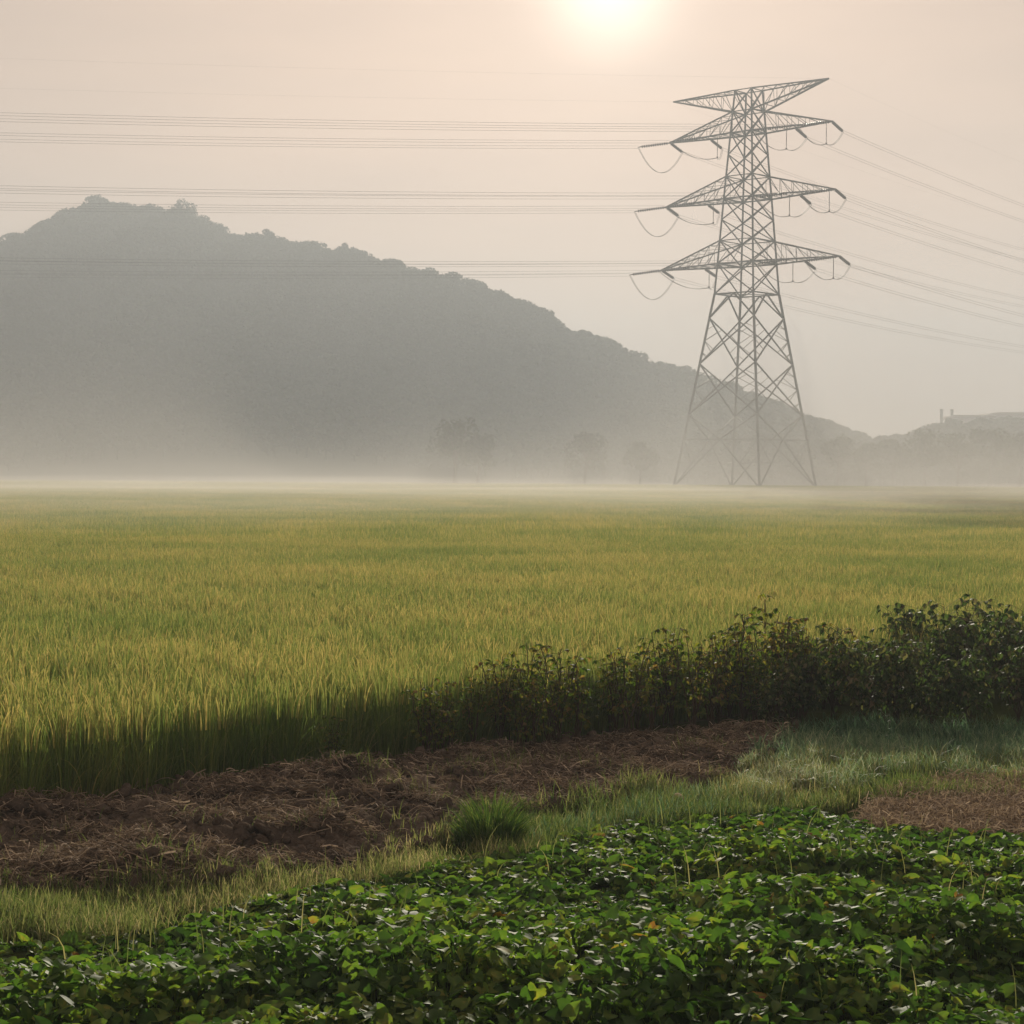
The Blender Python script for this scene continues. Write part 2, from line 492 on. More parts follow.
# ------------------------------------------------------------------ instancing for stuff
def instancer(name, pts, idx, rot, scl, variants, mat=None):
    """one object whose points carry the chosen clumps"""
    src = D.collections.new(name + '_kinds')
    for i, me in enumerate(variants):
        o = D.objects.new('%s_kind_%02d' % (name, i), me)
        src.objects.link(o)
    me = new_mesh(name, pts, attrs={'pick': ('INT', idx), 'turn': ('FLOAT_VECTOR', rot), 'size': ('FLOAT_VECTOR', scl)})
    ob = new_obj(name, me)
    ng = D.node_groups.new(name + '_nodes', 'GeometryNodeTree')
    ng.interface.new_socket('Geometry', in_out='INPUT', socket_type='NodeSocketGeometry')
    ng.interface.new_socket('Geometry', in_out='OUTPUT', socket_type='NodeSocketGeometry')
    gi = ng.nodes.new('NodeGroupInput'); go = ng.nodes.new('NodeGroupOutput')
    ci = ng.nodes.new('GeometryNodeCollectionInfo')
    ci.inputs['Collection'].default_value = src
    ci.inputs['Separate Children'].default_value = True
    ci.inputs['Reset Children'].default_value = True
    ip = ng.nodes.new('GeometryNodeInstanceOnPoints')
    ip.inputs['Pick Instance'].default_value = True
    def att(nm, typ):
        a = ng.nodes.new('GeometryNodeInputNamedAttribute'); a.data_type = typ
        a.inputs['Name'].default_value = nm
        return a.outputs['Attribute']
    L = ng.links.new
    L(gi.outputs[0], ip.inputs['Points'])
    L(ci.outputs[0], ip.inputs['Instance'])
    L(att('pick', 'INT'), ip.inputs['Instance Index'])
    L(att('turn', 'FLOAT_VECTOR'), ip.inputs['Rotation'])
    L(att('size', 'FLOAT_VECTOR'), ip.inputs['Scale'])
    L(ip.outputs[0], go.inputs[0])
    md = ob.modifiers.new('scatter', 'NODES')
    md.node_group = ng
    return ob

# ------------------------------------------------------------------ rice
def rice_clump(nb=30, npan=10, segs=4, spread=0.07, h=0.92, wmul=1.0):
    n = nb
    a = rng.uniform(0, 2 * math.pi, n)
    r = spread * np.sqrt(rng.random(n))
    base = np.stack([r * np.cos(a), r * np.sin(a), np.zeros(n)], 1)
    az = a + rng.normal(0, 0.5, n)
    hh = h * (1.04 - 0.30 * rng.random(n) ** 1.5)
    v1, q1, t1 = blades(base, hh, az, rng.uniform(0.02, 0.17, n), rng.uniform(0.005, 0.009, n) * wmul, segs, rng.normal(0.30, 0.14, n))
    g = Geo(); g.add(v1, q1, a=t1)
    # ripe panicles: a stalk that arches over, swelling with grains
    n = npan
    a = rng.uniform(0, 2 * math.pi, n)
    r = spread * np.sqrt(rng.random(n))
    base = np.stack([r * np.cos(a), r * np.sin(a), np.full(n, 0.62 * h)], 1)
    v2, q2, t2 = blades(base, h * rng.uniform(0.26, 0.42, n), a, rng.uniform(0.05, 0.38, n), rng.uniform(0.007, 0.012, n) * wmul, segs, rng.uniform(0.52, 0.98, n), taper=0.3)
    g.add(v2, q2, a=t2)
    return g

rice_variants = []
for k in range(7):
    rice_variants.append(rice_clump(44, 12, 4).mesh('rice_clump', M['rice']))
for k in range(4):          # plants on the open edge of the plot: leaning outer blades, drooping tips
    g = rice_clump(30, 9, 5, 0.09)
    n = 26
    a = rng.uniform(0, 6.28, n)
    base = np.stack([0.08 * np.cos(a), 0.08 * np.sin(a), np.zeros(n)], 1)
    v, q, t = blades(base, rng.uniform(0.4, 0.9, n), a, rng.uniform(0.15, 0.95, n), rng.uniform(0.006, 0.011, n), 6, np.clip(rng.normal(0.34, 0.2, n), 0, 1))
    g.add(v, q, a=t)
    rice_variants.append(g.mesh('rice_edge_plant', M['rice']))
NEARV = len(rice_variants)
TILE = 2.4
for k in range(4):          # patches of many hills, for farther out
    g = Geo()
    for i in range(9):
        for j in range(9):
            c = rice_clump(18, 5, 2, 0.10, 0.92, 1.25)
            off = np.array([(i + 0.5) / 9 * TILE - TILE / 2 + rng.normal(0, 0.03), (j + 0.5) / 9 * TILE - TILE / 2 + rng.normal(0, 0.03), 0])
            s = 1 + fbm(i * 0.4 + k * 3, j * 0.4, 2, k) * 0.25
            for vv, qq, aa in [(np.concatenate(c.v), None, np.concatenate(c.a))]:
                qs = np.concatenate([x for x in c.q])
                g.add(vv * np.array([1, 1, s]) + off, qs, a=np.clip(aa + rng.normal(0, 0.05), 0, 1))
    rice_variants.append(g.mesh('rice_patch', M['rice']))

SPACE = 0.225
NEARY = 64.0
# rows run parallel to the plot's edge
uu, vvv = np.meshgrid(np.arange(-26, 74, SPACE), np.arange(0.12, 60, SPACE))
uu = uu.ravel() + rng.normal(0, 0.045, uu.size); vvv = vvv.ravel() + rng.normal(0, 0.045, vvv.size)
rp = RICE_EDGE0[None] + ed[None] * uu[:, None] + en[None] * vvv[:, None]
keep = (rp[:, 1] < NEARY) & (np.abs(rp[:, 0]) < rp[:, 1] * 0.30 + 6.0)
rp = rp[keep]
n1 = len(rp)
zsc = 1 + fbm(rp[:, 0] * 0.5, rp[:, 1] * 0.5, 3, 8) * 0.16 + rng.normal(0, 0.03, n1)
pts1 = np.stack([rp[:, 0], rp[:, 1], np.zeros(n1)], 1)
rot1 = np.stack([rng.normal(0, 0.05, n1), rng.normal(0, 0.05, n1), rng.uniform(0, 6.28, n1)], 1)
scl1 = np.stack([np.ones(n1) * 1.05, np.ones(n1) * 1.05, zsc], 1)
idx1 = rng.integers(0, 7, n1)
sd_ = rice_side(rp[:, 0], rp[:, 1])
idx1 = np.where(sd_ < 0.45, rng.integers(7, NEARV, n1), idx1)
tx, ty = np.meshgrid(np.arange(-160, 160, TILE), np.arange(NEARY + TILE / 2, 435, TILE))
tp = np.stack([tx.ravel(), ty.ravel()], 1)
tp = tp[np.abs(tp[:, 0]) < tp[:, 1] * 0.30 + 9]
# narrow banks between plots, where no rice grows
bank = (np.abs(tp[:, 1] - 84 - tp[:, 0] * 0.04) < 1.5) & (tp[:, 0] > 7) | (np.abs(tp[:, 1] - 128 - tp[:, 0] * 0.03) < 1.9) & (tp[:, 0] > -26) & (tp[:, 0] < 9) | (np.abs(tp[:, 1] - 205 - tp[:, 0] * 0.05) < 2.4) | (np.abs(tp[:, 1] - 300 + tp[:, 0] * 0.03) < 2.4)
tp = tp[~bank]
n2 = len(tp)
zz = 1 + fbm(tp[:, 0] * 0.06, tp[:, 1] * 0.06, 3, 11) * 0.25
pts2 = np.stack([tp[:, 0], tp[:, 1], np.zeros(n2)], 1)
rot2 = np.stack([np.zeros(n2), np.zeros(n2), rng.integers(0, 4, n2) * math.pi / 2], 1)
scl2 = np.stack([np.ones(n2) * 1.02, np.ones(n2) * 1.02, zz], 1)
idx2 = rng.integers(0, 4, n2) + NEARV
rice = instancer('rice_crop', np.concatenate([pts1, pts2]), np.concatenate([idx1, idx2]), np.concatenate([rot1, rot2]), np.concatenate([scl1, scl2]), rice_variants)
tag(rice, 'ripening yellow green rice standing across the wide field', 'rice', kind='stuff')

# ------------------------------------------------------------------ leaf templates
def leaf_template(kind):
    """25 vertices: 5 stations along the rib, 5 across; x along, y across, z up"""
    t = np.array([0, 0.22, 0.48, 0.76, 1.0])
    if kind == 'heart':
        w = np.array([0.36, 0.50, 0.44, 0.25, 0.02]); back = np.array([-0.20, -0.06, 0, 0, 0])
    else:
        w = np.array([0.10, 0.34, 0.36, 0.22, 0.02]); back = np.zeros(5)
    v = []
    for i in range(5):
        for s in (-1, -0.5, 0, 0.5, 1):
            x = t[i] + back[i] * abs(s)
            y = w[i] * s
            z = 0.16 * abs(y) * 1.6 - 0.28 * t[i] ** 2 + 0.04 * math.sin(5 * t[i] + 3 * s)
            v.append((x, y, z))
    q = []
    for i in range(4):
        for j in range(4):
            a = i * 5 + j
            q.append((a, a + 1, a + 6, a + 5))
    return np.array(v), np.array(q)

HEART, LQ = leaf_template('heart')
OVATE, _ = leaf_template('ovate')

def rot_mats(yaw, pitch, roll):
    cy, sy = np.cos(yaw), np.sin(yaw); cp, sp = np.cos(pitch), np.sin(pitch); cr, sr = np.cos(roll), np.sin(roll)
    z = np.zeros_like(cy); o = np.ones_like(cy)
    Rz = np.stack([np.stack([cy, -sy, z], -1), np.stack([sy, cy, z], -1), np.stack([z, z, o], -1)], -2)
    Ry = np.stack([np.stack([cp, z, sp], -1), np.stack([z, o, z], -1), np.stack([-sp, z, cp], -1)], -2)
    Rx = np.stack([np.stack([o, z, z], -1), np.stack([z, cr, -sr], -1), np.stack([z, sr, cr], -1)], -2)
    return Rz @ Ry @ Rx

def place_leaves(g, tmpl, pos, size, yaw, pitch, roll, tint, wide=None):
    N = len(pos)
    R = rot_mats(yaw, pitch, roll)
    T = np.broadcast_to(tmpl, (N,) + tmpl.shape).copy()
    curl = rng.uniform(0.2, 2.2, N)
    T[..., 2] *= curl[:, None]
    if wide is not None:
        T[..., 1] *= wide[:, None]
    v = np.einsum('nij,nkj->nki', R, T) * np.asarray(size)[:, None, None] + pos[:, None, :]
    q = LQ[None] + (np.arange(N) * 25)[:, None, None]
    vt_ = np.repeat(tint, 25).reshape(N, 5, 5) + rng.normal(0, 0.07, (N, 5, 5))
    vt_[:, :, 2] += 0.10
    g.add(v.reshape(-1, 3), q.reshape(-1, 4), a=np.clip(vt_, 0, 1).ravel())

# ------------------------------------------------------------------ sweet potato vines in the foreground
p = scatter(VINES, 640)
p = p[(np.abs(p[:, 0]) < p[:, 1] * 0.30 + 4.0) & (p[:, 1] > 7.5)]
rim = np.clip(edge_dist(p, VINES[:-2]) / 1.6, 0.22, 1)
hump = np.clip(0.17 + fbm(p[:, 0] * 0.9, p[:, 1] * 1.1, 3, 21) * 0.62, 0.03, 0.42) * rim
holes = fbm(p[:, 0] * 1.7, p[:, 1] * 1.9, 2, 31)
ok = holes > -0.24
p, hump = p[ok], hump[ok]
n = len(p)
layer = rng.random(n) ** 0.6
pos = np.stack([p[:, 0], p[:, 1], gz(p[:, 0], p[:, 1]) + 0.03 + hump * layer], 1)
tint = np.clip(rng.normal(0.42, 0.24, n) + 0.45 * (vnoise(p[:, 0] * 1.1, p[:, 1] * 1.1, 4) - 0.5), 0.0, 0.76)
tint = np.where(rng.random(n) < 0.005, rng.uniform(0.9, 1.0, n), tint)
g = Geo()
place_leaves(g, HEART, pos, 0.042 + 0.070 * rng.random(n) ** 1.4, rng.uniform(0, 6.28, n), rng.normal(0.15, 0.48, n), rng.normal(0, 0.5, n), tint)
sel = rng.random(n) < 0.35                          # stalks under some of the leaves
m = sel.sum()
bz = pos[sel].copy(); top = bz[:, 2].copy(); bz[:, 2] = gz(bz[:, 0], bz[:, 1])
v, q, t = blades(bz, np.maximum(top - bz[:, 2], 0.03), rng.uniform(0, 6.28, m), rng.uniform(0, 0.5, m), np.full(m, 0.006), 2, rng.uniform(0.55, 0.8, m), taper=0.1)
g.add(v, q, a=t)
vines = new_obj('sweet_potato_vines', g.mesh('sweet_potato_vines', M['vine'], True))
tag(vines, 'low dark green heart leaved vines covering the near ground', 'ground cover', kind='stuff')

# thin grass blades poking through the vines
p = scatter(VINES, 10)
p = p[(np.abs(p[:, 0]) < p[:, 1] * 0.30 + 4.0) & (p[:, 1] > 8)]
p = p[vnoise(p[:, 0] * 0.8, p[:, 1] * 0.8, 9) > 0.45]
n = len(p)
gw = Geo()
v, q, t = blades(np.stack([p[:, 0], p[:, 1], gz(p[:, 0], p[:, 1]) + 0.05], 1), rng.uniform(0.2, 0.45, n), rng.uniform(0, 6.28, n), rng.uniform(0.1, 1.0, n), rng.uniform(0.005, 0.009, n), 4, rng.uniform(0.3, 0.9, n))
gw.add(v, q, a=t)
tag(new_obj('weed_grass', gw.mesh('weed_grass', M['grass'])), 'single thin grass blades growing up through the vines', 'grass', kind='stuff')

# ------------------------------------------------------------------ verge grass
def grass_patch(name, poly, dens, hmin, hmax, mat, label, wid=(0.004, 0.008), tmean=0.55, tsd=0.2, patch=0.3, bend=(0.1, 0.9), drift=0.0):
    p = scatter(poly, dens)
    p = p[np.abs(p[:, 0]) < p[:, 1] * 0.30 + 4.0]
    k = vnoise(p[:, 0] * 2.2, p[:, 1] * 2.2, 13) * 0.6 + vnoise(p[:, 0] * 6, p[:, 1] * 6, 15) * 0.4
    rimd = edge_dist(p, np.concatenate([poly, poly[:1]]))
    k = k - 0.35 * np.clip(1 - rimd / 0.35, 0, 1) * vnoise(p[:, 0] * 3.5, p[:, 1] * 3.5, 29)
    p = p[rng.random(len(p)) < np.clip((k - patch) * 4, 0, 1)]
    n = len(p)
    k = vnoise(p[:, 0] * 1.6, p[:, 1] * 1.6, 17)
    h = (hmin + (hmax - hmin) * rng.random(n) ** 1.6) * (0.6 + 0.8 * k)
    v, q, t = blades(np.stack([p[:, 0], p[:, 1], gz(p[:, 0], p[:, 1]) - 0.01], 1), h, rng.uniform(0, 6.28, n), rng.uniform(*bend, n), rng.uniform(*wid, n), 3,
                     np.clip(rng.normal(tmean, tsd, n) + drift * (np.interp(p[:, 1], [poly[:, 1].min() + 1.5, poly[:, 1].max() - 1.5], [1, -1])) + (vnoise(p[:, 0] * 0.9, p[:, 1] * 0.9, 19) - 0.5) * 0.5, 0, 1))
    g = Geo(); g.add(v, q, a=t)
    o = new_obj(name, g.mesh(name, mat))
    tag(o, label, 'grass', kind='stuff')
    return o

grass_patch('verge_grass', VERGE, 3800, 0.06, 0.24, M['grass'], 'short yellow green grass edging the dug soil', patch=0.2, tsd=0.26, wid=(0.004, 0.009))
grass_patch('dewy_grass', DEWY, 2300, 0.06, 0.30, M['dewgrass'], 'blue green dewy grass in front of the dark bushes', tmean=0.5, tsd=0.26, patch=0.28, wid=(0.005, 0.012), drift=0.3, bend=(0.2, 1.3))
DEWY_STRIP = gpoly([(520, 846), (560, 822), (600, 806), (680, 792), (740, 780), (800, 790), (840, 806), (760, 816), (680, 828), (600, 846)])
grass_patch('dewy_verge', DEWY_STRIP, 1700, 0.05, 0.22, M['dewgrass'], 'pale dewy grass strip between the soil and the vines', tmean=0.62, tsd=0.25, patch=0.2, wid=(0.004, 0.009))
# sparse weeds on the dug soil
grass_patch('soil_weeds', SOIL, 520, 0.04, 0.24, M['grass'], 'sparse small weeds sprouting from the dug soil', tmean=0.45, patch=0.5)

# ------------------------------------------------------------------ straw on the soil
def straw(name, poly, dens, mat, label, lmin=0.06, lmax=0.28, zmax=0.06, patch=0.2, rise=0.22):
    p = scatter(poly, dens)
    p = p[np.abs(p[:, 0]) < p[:, 1] * 0.30 + 4.0]
    k = vnoise(p[:, 0] * 1.2, p[:, 1] * 2.4, 23) - 0.9 * np.clip(1 - edge_dist(p, np.concatenate([poly, poly[:1]])) / 0.45, 0, 1) * vnoise(p[:, 0] * 4, p[:, 1] * 4, 83)
    p = p[rng.random(len(p)) < np.clip((k - patch) * 2.2, 0.03, 1)]
    n = len(p)
    ln = rng.uniform(lmin, lmax, n); yaw = rng.normal(0, 0.9, n)
    tilt = rng.normal(0, rise, n)
    t = np.linspace(0, 1, 4)
    d = np.stack([np.cos(yaw) * np.cos(tilt), np.sin(yaw) * np.cos(tilt), np.sin(tilt)], 1)
    s = np.stack([-np.sin(yaw), np.cos(yaw), rng.normal(0, 0.6, n)], 1)
    c = np.stack([p[:, 0], p[:, 1], gz(p[:, 0], p[:, 1]) + rng.uniform(0.005, zmax, n)], 1)
    cc = c[:, None] + d[:, None] * (ln[:, None] * (t - 0.5)[None])[..., None]
    arch = rng.uniform(-0.02, 0.03, n)
    cc[..., 2] += arch[:, None] * (1 - (2 * t - 1) ** 2)[None]
    wd = rng.uniform(0.0016, 0.0048, n)
    v = np.stack([cc - s[:, None] * wd[:, None, None] / 1, cc + s[:, None] * wd[:, None, None] / 1], 2).reshape(n, -1, 3)
    q = np.array([(2 * i, 2 * i + 1, 2 * i + 3, 2 * i + 2) for i in range(3)])[None] + (np.arange(n) * 8)[:, None, None]
    g = Geo(); g.add(v.reshape(-1, 3), q.reshape(-1, 4), a=np.repeat(np.clip(rng.normal(0.4, 0.25, n), 0, 1), 8))
    o = new_obj(name, g.mesh(name, mat))
    tag(o, label, 'straw', kind='stuff')

straw('straw_litter', SOIL, 2200, M['straw'], 'dark broken straw strewn over the dug soil', 0.03, 0.24, 0.07, 0.2, 0.35)
straw('dry_leaf_litter', DRY, 2600, M['drystraw'], 'patch of brown dry cut stalks beside the vines', 0.05, 0.2, 0.12, -0.3, 0.55)

# clods of dug earth
import bmesh
bm = bmesh.new(); bmesh.ops.create_icosphere(bm, subdivisions=2, radius=1.0)
ico_v = np.array([v.co[:] for v in bm.verts]); ico_t = np.array([[v.index for v in f.verts] for f in bm.faces]); bm.free()
p = scatter(SOIL, 120)
p = p[np.abs(p[:, 0]) < p[:, 1] * 0.30 + 4.0]
p = p[vnoise(p[:, 0] * 1.1, p[:, 1] * 1.6, 63) > 0.35]
n = len(p)
sz = 0.018 + 0.055 * rng.random(n) ** 3
V = np.broadcast_to(ico_v, (n,) + ico_v.shape) * (1 + rng.normal(0, 0.14, (n, len(ico_v), 1)))
R = rot_mats(rng.uniform(0, 6.28, n), rng.normal(0, 0.5, n), rng.normal(0, 0.5, n))
V = np.einsum('nij,nkj->nki', R, V * np.array([1.25, 1.0, 0.7])) * sz[:, None, None] + np.stack([p[:, 0], p[:, 1], gz(p[:, 0], p[:, 1]) + sz * 0.3], 1)[:, None]
T = ico_t[None] + (np.arange(n) * len(ico_v))[:, None, None]
tag(new_obj('soil_clods', new_mesh('soil_clods', V.reshape(-1, 3), None, T.reshape(-1, 3), M['ground'], False)), 'brown clods of dug earth lying on the soil', 'soil clods', kind='stuff')

# ------------------------------------------------------------------ grass tuft, dry stalks, stubs
def tuft(name, x, y, n, h, r, mat, label, category='grass tuft', tint=(0.2, 0.9), wid=(0.006, 0.011)):
    c = P(x, y)
    a = rng.uniform(0, 6.28, n); rr = r * np.sqrt(rng.random(n))
    base = np.stack([rr * np.cos(a), rr * np.sin(a), np.full(n, -0.02)], 1)
    v, q, t = blades(base, h * rng.uniform(0.3, 1.0, n) * (1 - 0.5 * (rr / r) ** 2), a + rng.normal(0, 0.5, n), rng.uniform(0.1, 0.5, n) + 0.45 * rr / r, rng.uniform(*wid, n), 5, np.clip(rng.uniform(*tint, n), 0, 1))
    g = Geo(); g.add(v, q, a=t)
    o = new_obj(name, g.mesh(name, mat), loc=(c[0], c[1], float(gz(c[0:1], c[1:2])[0])))
    return tag(o, label, category)
tuft('grass_tuft', 490, 844, 1200, 0.62, 0.27, M['tuft'], 'thick dark green grass tuft at the edge of the soil')
tuft('grass_tuft', 700, 800, 260, 0.26, 0.22, M['dewgrass'], 'pale small grass tuft on the verge beside the vines')

def stalk(name, x, y, h, lean, label, category, tintm, head=False):
    c = P(x, y)
    base_z = float(gz(c[0:1], c[1:2])[0])
    t = np.linspace(0, 1, 7)
    pts = np.stack([lean * h * t ** 1.5, np.zeros(7), h * t], 1)
    o = new_obj(name, None, loc=(c[0], c[1], base_z))
    tag(o, label, category)
    g = Geo(); tube(g, pts, np.linspace(0.008, 0.005, 7), 5, a=tintm)
    new_obj('stem', g.mesh('stem', M['drystraw']), o)
    if head:
        g = Geo()
        hp = np.array([pts[-1] + np.array([0.02 * k * (1 if lean > 0 else -1), 0, 0.02 * k - 0.006 * k * k]) for k in range(6)])
        tube(g, hp, [0.005, 0.014, 0.018, 0.018, 0.013, 0.004], 7, a=0.95)
        new_obj('seed_head', g.mesh('seed_head', M['drystraw']), o)
    return o
stalk('dry_stalk', 492, 955, 0.20, -0.45, 'pale yellow dry stalk leaning among the dark vines', 'stalk', 0.9)
stalk('foxtail_grass', 668, 808, 0.12, 0.4, 'pale foxtail with a curled seed head on the verge', 'foxtail', 0.8, True)

for k, (x, y, h, l) in enumerate([(572, 757, 0.16, 0.5), (614, 762, 0.18, 0.15), (652, 752, 0.16, 0.05), (655, 776, 0.15, 0.0), (683, 770, 0.17, -0.2), (530, 768, 0.2, 0.3)]):
    o = stalk('bean_stub', x, y, h, l, 'short brown cut bean stub standing in the dug soil', 'stub', 0.0)
    o['group'] = 'cut bean stubs in the soil'

# ------------------------------------------------------------------ bean plants and bushes
def bean_meshes(h, spread, nstem, nleaf, lsize, droop):
    gs = Geo(); gl = Geo()
    P0, Y0, S0 = [], [], []
    for s in range(nstem):
        a = rng.uniform(0, 6.28); lean = rng.uniform(0.05, 0.38) * spread / h
        hs = h * rng.uniform(0.7, 1.05)
        t = np.linspace(0, 1, 8)
        wob = rng.normal(0, 0.012, (8, 2)); wob[0] = 0
        pts = np.stack([math.cos(a) * lean * hs * t ** 1.3 * 2 + wob[:, 0], math.sin(a) * lean * hs * t ** 1.3 * 2 + wob[:, 1], hs * t - 0.03], 1)
        tube(gs, pts, np.linspace(0.009, 0.003, 8), 5)
        for k in range(nleaf // nstem):
            u = rng.uniform(0.15, 1.0) ** 0.7
            i = u * 7; i0 = min(int(i), 6); f = i - i0
            c = pts[i0] * (1 - f) + pts[i0 + 1] * f
            yaw = rng.uniform(0, 6.28)
            pl = rng.uniform(0.05, 0.18) * (1.2 - 0.5 * u) * spread / 0.35
            e = c + np.array([math.cos(yaw) * pl, math.sin(yaw) * pl, pl * rng.uniform(0.0, 0.7)])
            tube(gs, [c, (c + e) / 2 + np.array([0, 0, 0.01]), e], 0.002, 3, cap=False)
            for dy in (-0.9, 0, 0.9):
                P0.append(e); Y0.append(yaw + dy + rng.normal(0, 0.15)); S0.append(lsize * rng.uniform(0.7, 1.2))
    n = len(P0)
    P0 = np.array(P0)
    hrel = np.clip(P0[:, 2] / h, 0, 1)
    place_leaves(gl, OVATE, P0, np.array(S0), np.array(Y0), rng.normal(droop, 0.35, n), rng.normal(0, 0.4, n), np.clip(rng.normal(0.42, 0.2, n) + 0.15 * rng.random(n), 0, 1), rng.uniform(0.8, 1.2, n))
    return gs, gl

def make_plants(name, category, specs, mats, nvar, params):
    protos = []
    for k in range(nvar):
        gs, gl = bean_meshes(*params)
        protos.append((gs.mesh(name + '_stem', mats[0]), gl.mesh(name + '_leaves', mats[1], True)))
    for i, (x, y, s, rz, label, group) in enumerate(specs):
        a, b = protos[i % nvar]
        o = new_obj(name, None, loc=(x, y, float(gz(np.array([x]), np.array([y]))[0])), rotz=rz)
        o.scale = (s, s, s * (0.92 + 0.16 * ((i * 37) % 10) / 10))
        tag(o, label, category, group)
        new_obj('stem', a, o); new_obj('leaves', b, o)

# bean row: fills the strip between the soil and the rice
specs = []
front = [(380, 772), (450, 766), (520, 757), (600, 744), (700, 735), (790, 722), (860, 716)]
fp = np.array([P(x, y)[:2] for x, y in front])
for i in range(9):
    pass
tot = np.concatenate([[0], np.cumsum(np.linalg.norm(np.diff(fp, axis=0), axis=1))])
s = 0.0
while s < tot[-1]:
    bx = np.interp(s, tot, fp[:, 0]); by = np.interp(s, tot, fp[:, 1])
    gap = -rice_side(bx, by)
    r = 0.05
    while r < gap + 0.35:
        frac = s / tot[-1]
        sc = (0.75 + 0.40 * min(1, frac * 2.8) + 0.12 * max(0, frac - 0.6) / 0.4) * rng.uniform(0.72, 1.18)
        jt = rng.normal(0, 0.22); px = bx + en[0] * r + ed[0] * jt + rng.normal(0, 0.06); py = by + en[1] * r + ed[1] * jt + rng.normal(0, 0.06)
        specs.append((px, py, sc, rng.uniform(0, 6.28), 'dark leafy bean plant in the row along the rice edge', 'bean plants along the rice edge'))
        r += 0.50 + rng.uniform(-0.1, 0.3)
    s += 0.36
make_plants('bean_plant', 'bean plant', specs, (M['stem'], M['bean']), 6, (0.98, 0.34, 6, 66, 0.056, 0.35))
NBEAN = len(specs)

bspecs = []
for (x, y, s) in [(770, 730, 0.7), (800, 722, 0.8), (822, 706, 0.85), (815, 728, 0.9), (858, 728, 1.0), (900, 730, 1.05), (938, 733, 1.05), (975, 731, 1.1), (1015, 722, 1.05), (1060, 715, 1.0),
                  (840, 708, 1.0), (880, 706, 1.1), (920, 705, 1.15), (960, 704, 1.2), (1000, 702, 1.1), (1040, 698, 1.1),
                  (870, 690, 1.0), (915, 686, 1.1), (955, 685, 1.15), (995, 683, 1.1), (1035, 680, 1.1)]:
    c = P(x, y)
    bspecs.append((c[0] + rng.normal(0, 0.12), c[1] + rng.normal(0, 0.12), s * rng.uniform(0.74, 1.02), rng.uniform(0, 6.28), 'tall dark bush with drooping leaves behind the dewy grass', 'dark bushes behind the dewy grass'))
c0 = P(1060, 700)[:2]
for t_ in np.arange(0.0, 8.0, 0.62):
    for off_ in (-0.75, 0.0, 0.65):
        c = c0 + ed * (t_ + rng.normal(0, 0.12)) + en * (off_ + rng.normal(0, 0.1))
        if rice_side(*c) < 0.3:
            bspecs.append((c[0], c[1], rng.uniform(0.8, 1.05), rng.uniform(0, 6.28), 'tall dark bush with drooping leaves behind the dewy grass', 'dark bushes behind the dewy grass'))
make_plants('dark_bush', 'bush', bspecs, (M['stem'], M['bush']), 4, (1.05, 0.62, 10, 210, 0.08, 0.55))

# ------------------------------------------------------------------ hill and woods
TREEH = 9.0
RIDGE = [(-260, 196), (-120, 220), (-40, 268), (0, 245), (40, 226), (75, 206), (98, 198), (125, 200), (140, 206), (165, 208), (182, 206), (197, 212), (205, 219), (230, 229), (262, 233),
         (290, 238), (320, 242), (345, 248), (375, 257), (405, 263), (415, 271), (440, 278), (470, 286), (505, 294), (525, 304), (550, 318), (570, 331),
         (585, 331), (620, 349), (660, 366), (700, 379), (740, 391), (780, 406), (815, 420), (850, 431), (870, 438), (895, 438), (915, 431), (930, 425),
         (960, 423), (1000, 421), (1024, 420), (1100, 421), (1250, 427), (1400, 430)]
def crest_depth(u):
    return np.interp(u, [-0.4, -0.2, 0.1, 0.18, 0.3], [900, 880, 780, 760, 800])
ru, rt = [], []
for x, y in RIDGE:
    d = ray(x, y)
    u = d[0] / d[1]
    ru.append(u)
    Yc = crest_depth(u)
    rt.append(CAMZ + d[2] / d[1] * Yc - TREEH)
ru = np.array(ru); rt = np.array(rt)

def hill_h(X, Y):
    u = X / np.maximum(Y, 1)
    Yc = crest_depth(u); Y0 = 540.0 + 25 * np.sin(u * 11)
    Hc = np.interp(u, ru, rt)
    s = np.clip((Y - Y0) / (Yc - Y0), 0, 1)
    up = Hc * (s ** 1.25 * (1.25 - 0.25 * s))
    b = np.clip((Y - Yc) / 420, 0, 1)
    dn = Hc * (1 - 0.95 * (3 * b * b - 2 * b ** 3))
    h = np.where(Y < Yc, up, dn)
    h = h + fbm(X * 0.012, Y * 0.012, 4, 41) * 14 * s * (1 - s) * 2 * np.clip(Hc / 60, 0.1, 1)
    return np.where(s <= 0, -0.6, h)

hx, hy = np.meshgrid(np.linspace(-600, 620, 164), np.linspace(520, 1420, 100))
hz = hill_h(hx.ravel(), hy.ravel())
idx = np.arange(hx.size).reshape(hx.shape)
q = np.stack([idx[:-1, :-1], idx[:-1, 1:], idx[1:, 1:], idx[1:, :-1]], -1).reshape(-1, 4)
tag(new_obj('hill', new_mesh('hill', np.stack([hx.ravel(), hy.ravel(), hz], 1), q, None,
            solid_mat('wooded_slope', (0.05, 0.06, 0.03), 0.95, var=0.3, scale=0.05), True)), kind='structure')

